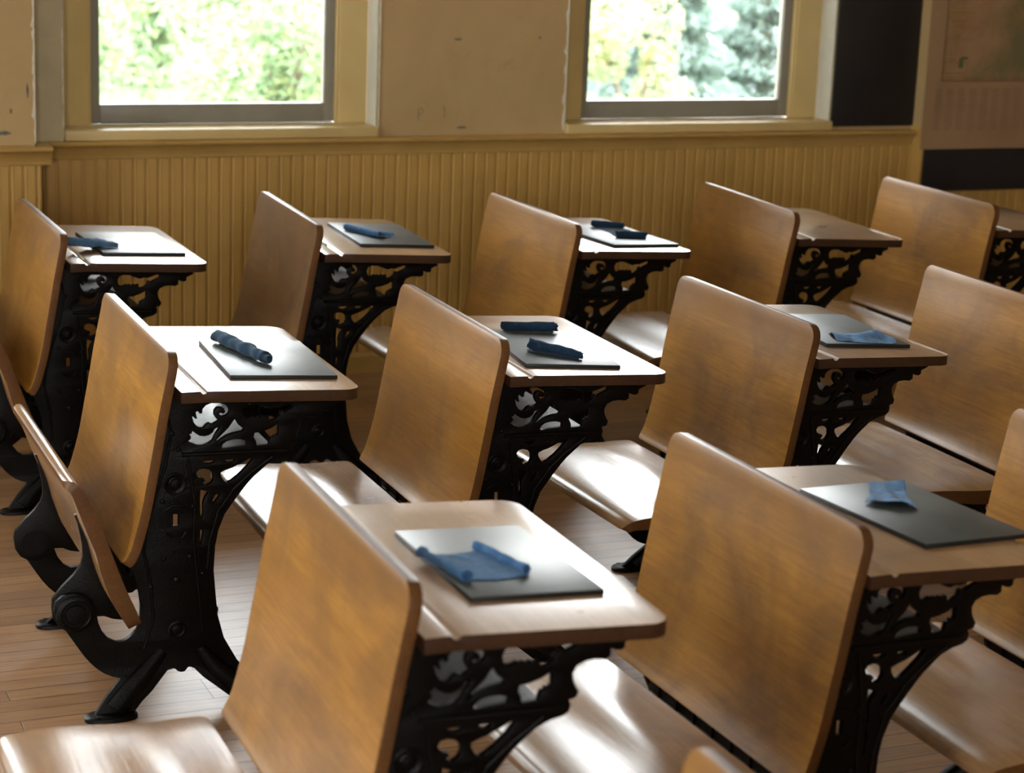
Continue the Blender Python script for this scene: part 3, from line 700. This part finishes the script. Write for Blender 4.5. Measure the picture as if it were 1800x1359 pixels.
# ------------------------------------------------------------------ windows
def window(n, x0, x1, lead=None):
    r = empty('window_%d' % n, ((x0+x1)/2, Y1, WZ0)); tag(r, kind='structure'); ox, oz = (x0+x1)/2, WZ0
    def P(mb, name, mat, par=r, sm=None):
        mb.v = [(a-ox, b-Y1, c-oz) for a, b, c in mb.v]; return mb.build(name, mat, par, sm)
    if_ = MB(); if_.box(x0, x0+.004, 7.0, 7.10, .88, WZ1); if_.box(x1-.004, x1, 6.999, 7.10, .88, WZ1); if_.box(x0, x1, 7.0, 7.10, WZ1-.004, WZ1)
    P(if_, 'reveal', M_white)
    cs = MB(); b = .108
    cs.box(x0+.004, x0+b, 7.10, 7.118, .879, WZ1-.004); cs.box(x1-b, x1-.004, 7.10, 7.118, .879, WZ1-.004); cs.box(x0+b, x1-b, 7.10, 7.118, WZ1-.11, WZ1-.004)
    cs.box(x0+b, x0+b+.007, 7.106, 7.135, .879, WZ1-.11); cs.box(x1-b-.007, x1-b, 7.106, 7.135, .879, WZ1-.11)
    o = P(cs, 'casing', M_cas); bevel(o, .0025, 2)
    sl = MB(); sl.box(x0+.001, x1-.001, 6.9995, 7.20, WZ0, .879); sl.box(x0-.0, x1+.0, 6.972, 6.9995, .8455, .8805)
    o = P(sl, 'sill', M_cas); bevel(o, .004, 3)
    a, c = x0+b+.002, x1-b-.002
    for (z0, z1, y, nm) in ((.881, 2.06, 7.135, 0), (2.025, WZ1-.10, 7.175, 1)):
        s = MB(); g0, g1 = a+.040, c-.040; zb = z0+(.066 if nm == 0 else .04)
        s.box(a, g0, y, y+.036, z0, z1); s.box(g1, c, y, y+.036, z0, z1); s.box(g0, g1, y, y+.036, z0, zb); s.box(g0, g1, y, y+.036, z1-.04, z1)
        o = P(s, 'sash', M_sash); bevel(o, .003, 2)
        q = MB(); q.box(g0-.003, g1+.003, y+.018, y+.021, zb-.003, z1-.037); P(q, 'pane', M_glass, o)
    return r
for i, (a, b) in enumerate(OPEN): window(i+1, a, b)
def added_left_window(n, y0, y1):  # out of view, added for light from the left
    r = empty('window_%d' % n, (X0, (y0+y1)/2, WZ0)); tag(r, kind='structure'); oy = (y0+y1)/2
    def P(mb, name, mat, par=r):
        mb.v = [(a-X0, b-oy, c-WZ0) for a, b, c in mb.v]; return mb.build(name, mat, par)
    s = MB(); b = .10
    for (z0, z1) in ((WZ0, 2.05), (2.05, WZ1)):
        s.box(X0-.16, X0-.12, y0, y0+b, z0, z1); s.box(X0-.16, X0-.12, y1-b, y1, z0, z1); s.box(X0-.16, X0-.12, y0+b, y1-b, z0, z0+.05); s.box(X0-.16, X0-.12, y0+b, y1-b, z1-.05, z1)
    P(s, 'sash', M_sash)
    q = MB(); q.box(X0-.142, X0-.139, y0+b, y1-b, WZ0+.05, WZ1-.05); P(q, 'pane', M_glass)
    q = MB(); q.box(X0-.12, X0+.03, y0-.03, y1+.03, WZ0-.02, WZ0); P(q, 'sill', M_cas)
for i, (a, b) in enumerate(LW): added_left_window(5+i, a, b)
def added_front_window(n, x0, x1):  # out of view, added for fill light from the camera side
    r = empty('window_%d' % n, ((x0+x1)/2, Y0, WZ0)); tag(r, kind='structure'); ox = (x0+x1)/2
    def P(mb, name, mat):
        mb.v = [(a-ox, b-Y0, c-WZ0) for a, b, c in mb.v]; return mb.build(name, mat, r)
    s = MB(); b = .10
    for (z0, z1) in ((WZ0, 2.05), (2.05, WZ1)):
        s.box(x0, x0+b, Y0-.16, Y0-.12, z0, z1); s.box(x1-b, x1, Y0-.16, Y0-.12, z0, z1); s.box(x0+b, x1-b, Y0-.16, Y0-.12, z0, z0+.05); s.box(x0+b, x1-b, Y0-.16, Y0-.12, z1-.05, z1)
    P(s, 'sash', M_sash)
    q = MB(); q.box(x0+b, x1-b, Y0-.142, Y0-.139, WZ0+.05, WZ1-.05); P(q, 'pane', M_glass)
    q = MB(); q.box(x0-.03, x1+.03, Y0-.12, Y0+.03, WZ0-.02, WZ0); P(q, 'sill', M_cas)
for i, (a, b) in enumerate(FW): added_front_window(9+i, a, b)

# ------------------------------------------------------------------ blackboards and map
mb = MB(); mb.box(4.300, 4.6675, 6.988, 6.9995, .858, 2.35); o = mb.build('blackboard', M_black); bevel(o, .002, 2)
tag(o, 'narrow blackboard panel between the right window and the hanging map, above the rail', 'blackboard')
mb = MB(); mb.box(4.6755, X1-.01, 6.898, 6.9115, .612, 2.35); o = mb.build('blackboard', M_black); bevel(o, .002, 2)
tag(o, 'wide blackboard behind the hanging map, its lower edge below the chair rail', 'blackboard')
M_paper, nt, p = newmat('map_paper'); g = N(nt); v = g.obj()
c = g.mix(g.ramp(g.noise(v, 4, 5, .6), [(.3, 0.), (.7, 1.)]), (.35, .215, .115), (.28, .165, .085)); g.set(p.inputs['Base Color'], c); p.inputs['Roughness'].default_value = .65
M_print, nt, p = newmat('map_print'); g = N(nt); v = g.obj()
s = g.n('SeparateXYZ', i0=v)
a = g.noise(g.map(v, (1, 1, 1), (3, 1, 2)), 3.2, 6, .65, 1.0); b = g.noise(v, 11, 5, .7, .6); d = g.noise(g.map(v, (1, 1, 1), (7, 2, 5)), 45, 3, .7)
c = g.mix(g.ramp(b, [(.4, 0.), (.65, 1.)]), (.34, .20, .11), (.29, .155, .06))
land = g.math('MULTIPLY', g.ramp(a, [(.42, 0.), (.60, 1.)]), g.ramp(s.outputs[0], [(.05, 0.), (.30, 1.)]))
c = g.mix(g.math('MULTIPLY', land, .85), c, (.13, .13, .055))
c = g.mix(g.math('MULTIPLY', g.ramp(d, [(.55, 0.), (.75, 1.)]), .3), c, (.16, .10, .06)); g.set(p.inputs['Base Color'], c); p.inputs['Roughness'].default_value = .6
M_ink = plain('brown_ink', (.14, .075, .04), .7, .1, 20, 0); M_ochre_ink = plain('ochre_ink', (.28, .17, .03), .7, .1, 20, 0); M_green_ink = plain('green_ink', (.11, .15, .05), .7, .2, 20, 0); M_tint = plain('faint_tint', (.27, .165, .10), .7, .15, 12, 0)
mr = empty('wall_map', (4.640, 6.882, .779)); tag(mr, 'tan printed wall map with green land, hanging in front of the blackboard at right', 'map')
W_, H_ = 1.30, 1.45
v = []; f = []; nx, nz = 26, 22
def my(x, z): return .0022*math.sin(x*9+z*2.2)+.0012*math.sin(x*23-z*6)
for i in range(nx+1):
    for j in range(nz+1):
        x, z = W_*i/nx, H_*j/nz; v.append((x, my(x, z), z))
for i in range(nx):
    for j in range(nz): q = i*(nz+1)+j; f.append((q, q+nz+1, q+nz+2, q+1))
o = mesh_obj('map_sheet', v, f, M_paper, mr, 60); md = o.modifiers.new('s', 'SOLIDIFY'); md.thickness = .0012; md.offset = 1; bpy.context.view_layer.update(); bake(o, 60)
def patch(mb, x0, x1, z0, z1, d, n=10):
    v = []; f = []
    k = max(1, int((x1-x0)/.05)+1); m = max(1, int((z1-z0)/.06)+1)
    for i in range(k+1):
        for j in range(m+1):
            x, z = x0+(x1-x0)*i/k, z0+(z1-z0)*j/m; v.append((x, my(x, z)-.0016-d, z))
    for i in range(k):
        for j in range(m): q = i*(m+1)+j; f.append((q, q+m+1, q+m+2, q+1))
    mb.add(v, f)
BX, BZ = .072, .263
mb = MB(); patch(mb, BX, W_-.07, BZ, H_-.07, .0004); mb.build('printed_map', M_print, mr)
mb = MB()
patch(mb, BX-.001, BX+.003, BZ, H_-.07, .001); patch(mb, BX, W_-.07, BZ-.001, BZ+.003, .001); patch(mb, BX+.003, W_-.07, BZ+.012, BZ+.0135, .001)
random.seed(12)
for (x, z, n) in ((.095,.492,5), (.137,.490,4), (.120,.435,3), (.086,.345,3), (.112,.343,3)):
    for k in range(n): patch(mb, x+k*.0065, x+k*.0065+.0032, z-random.uniform(.0, .003), z+.0035, .001)
mb.build('printed_border', M_ink, mr)
mb = MB()
patch(mb, BX+.003, BX+.112, BZ+.028, BZ+.033, .0012); patch(mb, BX+.003, BX+.112, BZ+.070, BZ+.074, .0012); patch(mb, BX+.108, BX+.112, BZ+.03, BZ+.074, .0012); patch(mb, BX+.006, BX+.009, BZ+.03, BZ+.25, .0012)
patch(mb, BX+.006, BX+.14, BZ+.158, BZ+.161, .0012); patch(mb, BX+.006, BX+.14, BZ+.205, BZ+.208, .0012); patch(mb, BX+.006, BX+.13, BZ+.26, BZ+.264, .0012)
mb.build('printed_inset_frame', M_ochre_ink, mr)
mb = MB(); patch(mb, BX+.072, BX+.092, BZ+.05, BZ+.088, .0014); patch(mb, BX+.080, BX+.112, BZ+.083, BZ+.093, .0015); mb.build('printed_inset_land', M_green_ink, mr)
mb = MB()
for c_ in range(14):
    x = .050+c_*.052
    for r_ in range(26):
        z = .075+r_*.0062; patch(mb, x, x+random.uniform(.022, .036), z, z+.0026, .0006)
mb.build('printed_index', M_tint, mr)
mb = MB(); mb.tube([(-.01, .0, H_), (W_+.01, .0, H_)], .012, 12); mb.build('map_roller', M_seat, mr, 40)

# ------------------------------------------------------------------ outdoors
def ground():
    v = []; f = []; n = 30
    for i in range(n+1):
        for j in range(n+1):
            x = -25+70*i/n; y = 7.3+62*j/n; v.append((x, y, -.55+.25*noise.noise(Vector((x*.12, y*.12, 0)))+max(0, y-30)*.04))
    for i in range(n):
        for j in range(n): q = i*(n+1)+j; f.append((q, q+n+1, q+n+2, q+1))
    o = mesh_obj('ground_outside', v, f, M_grass); tag(o, kind='structure')
ground()
mb = MB(); mb.v = [(10.0, 17, -.42), (30, 19, -.42), (34, 27, -.2), (11, 25, -.2)]; mb.f = [(0, 1, 2, 3)]
mb.box(9.5, 30, 18.0, 26.0, -.6, -.28); mb.v = mb.v[4:]; mb.f = [tuple(i-4 for i in q) for q in mb.f[1:]]
o = mb.build('gravel_road', M_road); tag(o, kind='structure')
def shrub(x, y, z, rx, h, n, ls, mat, lab, cat, seed, nm='leafy_shrub'):
    random.seed(seed); r = empty(nm, (x, y, z)); tag(r, lab, cat, 'trees and shrubs outside the windows')
    lumps = [(random.uniform(-.6, .6)*rx, random.uniform(-.5, .5)*rx, h*random.uniform(.15, .85), random.uniform(.28, .5)*rx) for _ in range(16)]
    v = []; f = []
    for i in range(n):
        c = random.choice(lumps); d = Vector((random.gauss(0, 1), random.gauss(0, 1), random.gauss(0, 1))).normalized()*c[3]*random.uniform(.75, 1.08)
        p = Vector((c[0], c[1], c[2]))+d; p.z = max(p.z, .02)
        a = Vector((random.gauss(0, 1), random.gauss(0, 1), random.gauss(0, 1))).normalized(); b = a.orthogonal().normalized(); s = ls*random.uniform(.6, 1.3); k = len(v)
        v += [p-a*s, p+b*s*.5, p+a*s, p-b*s*.5]; f.append((k, k+1, k+2, k+3))
    mesh_obj('foliage', v, f, mat, r)
    st = MB()
    for c in lumps[:9]: st.tube([(0, 0, -.15), (c[0]*.4, c[1]*.4, c[2]*.5), (c[0], c[1], c[2])], [.035, .025, .01], 6)
    st.build('stems', M_bark, r, 60)
def spruce(x, y, z, rad, h, seed, lab):
    random.seed(seed); r = empty('spruce_tree', (x, y, z)); tag(r, lab, 'tree', 'trees and shrubs outside the windows')
    v = []; f = []
    for _ in range(9000):
        t = random.random()**1.35; a = random.uniform(0, 2*PI)
        lum = 1+.28*noise.noise(Vector((math.cos(a)*2.2, math.sin(a)*2.2, t*9+seed)))
        q = random.uniform(.35, 1)**.6*(.80+.20*math.cos(t*h*22)); rr = rad*(1-t)**.8*q*lum
        dx, dy = math.cos(a), math.sin(a); p = Vector((dx*rr, dy*rr, h*(.02+.97*t)-.16*rr))
        o1 = (Vector((dx, dy, -.35))+Vector((random.gauss(0, .4), random.gauss(0, .4), random.gauss(0, .3)))).normalized()*random.uniform(.035, .07)
        o2 = o1.cross(Vector((random.gauss(0, 1), random.gauss(0, 1), random.gauss(0, 1)))).normalized()*random.uniform(.015, .03); k = len(v)
        v += [p-o1, p+o2, p+o1, p-o2]; f.append((k, k+1, k+2, k+3))
    mesh_obj('needles', v, f, M_leaf3, r)
    mb = MB(); mb.tube([(0, 0, -.2), (0, 0, h*.98)], [.10, .01], 8); mb.build('trunk', M_bark, r, 60)
V = [  # x, y, rx, h, leaves, leaf size, mat, label
 (2.45, 14.0, .72, 1.75, 5200, .035, 0, 'leafy green shrub at far left outside the left window'),
 (4.15, 14.1, .74, 1.8, 6000, .035, 0, 'yellow-green shrub in the middle of the left window view'),
 (5.70, 13.9, .62, 1.6, 4200, .035, 0, 'leafy green shrub between the two window views'),
 (3.2, 16.9, .95, 2.1, 7000, .045, 0, 'tall bushy tree behind the shrubs at left side of the left window'),
 (5.35, 17.2, .95, 2.2, 7000, .045, 0, 'tall yellowish bush behind the shrubs at right side of the left window'),
 (6.90, 13.9, .48, 1.6, 4600, .03, 1, 'bright yellow shrub at left side of the right window'),
 (8.60, 13.6, .42, .92, 2600, .03, 1, 'low yellow shrub at the right side of the right window'),
 (12.2, 16.6, .85, 1.7, 4200, .04, 0, 'green bush at the far right of the right window'),
 (14.5, 30.0, 2.2, 1.9, 5200, .08, 0, 'distant green hedge beyond the gravel road'),
 (5.2, 22.0, 1.7, 2.6, 8000, .07, 0, 'distant broad tree behind the left window view'),
 (7.55, 18.9, .95, 2.0, 5200, .05, 0, 'green bush behind the spruce in the right window'),
 (9.75, 20.3, .95, 1.5, 5200, .05, 0, 'green bush in the distance at right side of the right window'),
]
for i, (x, y, rx, h, n, ls, mi, lab) in enumerate(V):
    shrub(x, y, -.5, rx, h, n, ls, (M_leaf1, M_leaf2)[mi], lab, 'shrub', 40+i)
spruce(8.15, 15.9, -.5, .82, 2.4, 5, 'blue-green spruce in the centre of the right window')
spruce(10.0, 17.5, -.5, .75, 2.2, 6, 'second blue-green spruce, nearer the right edge of the right window')
spruce(10.2, 28.5, -.4, 1.0, 3.0, 8, 'small distant spruce behind the gravel road edge')

# ------------------------------------------------------------------ light
w = bpy.data.worlds.new('sky'); bpy.context.scene.world = w; w.use_nodes = True; nt = w.node_tree
bg = nt.nodes['Background']; g = N(nt)
tc = g.n('TexCoord').outputs['Generated']; s = g.n('SeparateXYZ', i0=tc)
c = g.mix(g.ramp(s.outputs[2], [(.0, 0.), (.6, 1.)]), (1.0, .985, .96), (.90, .95, 1.0))
nt.links.new(c, bg.inputs[0]); bg.inputs[1].default_value = 10.0
sun = bpy.data.lights.new('sun', 'SUN'); sun.energy = 5.0; sun.angle = R(1.5); sun.color = (1, .95, .86)
so = bpy.data.objects.new('sun', sun); COL.objects.link(so); so.rotation_euler = Vector((-.80, -.10, -.60)).to_track_quat('-Z', 'Y').to_euler()
def portal(loc, sx, sy, d):
    l = bpy.data.lights.new('window_portal', 'AREA'); l.shape = 'RECTANGLE'; l.size = sx; l.size_y = sy; l.cycles.is_portal = True
    o = bpy.data.objects.new('window_portal', l); COL.objects.link(o); o.location = loc; o.rotation_euler = Vector(d).to_track_quat('-Z', 'Z').to_euler()
for a, b in OPEN: portal(((a+b)/2, 7.30, (WZ0+WZ1)/2), b-a, WZ1-WZ0, (0, -1, 0))
for a, b in FW: portal(((a+b)/2, Y0-.28, (WZ0+WZ1)/2), b-a, WZ1-WZ0, (0, 1, 0))
for a, b in LW: portal((X0-.28, (a+b)/2, (WZ0+WZ1)/2), b-a, WZ1-WZ0, (1, 0, 0))

sc = bpy.context.scene
sc.view_settings.view_transform = 'Standard'; sc.view_settings.look = 'None'; sc.view_settings.gamma = 1; sc.view_settings.use_curve_mapping = False
sc.view_settings.exposure = 0.90
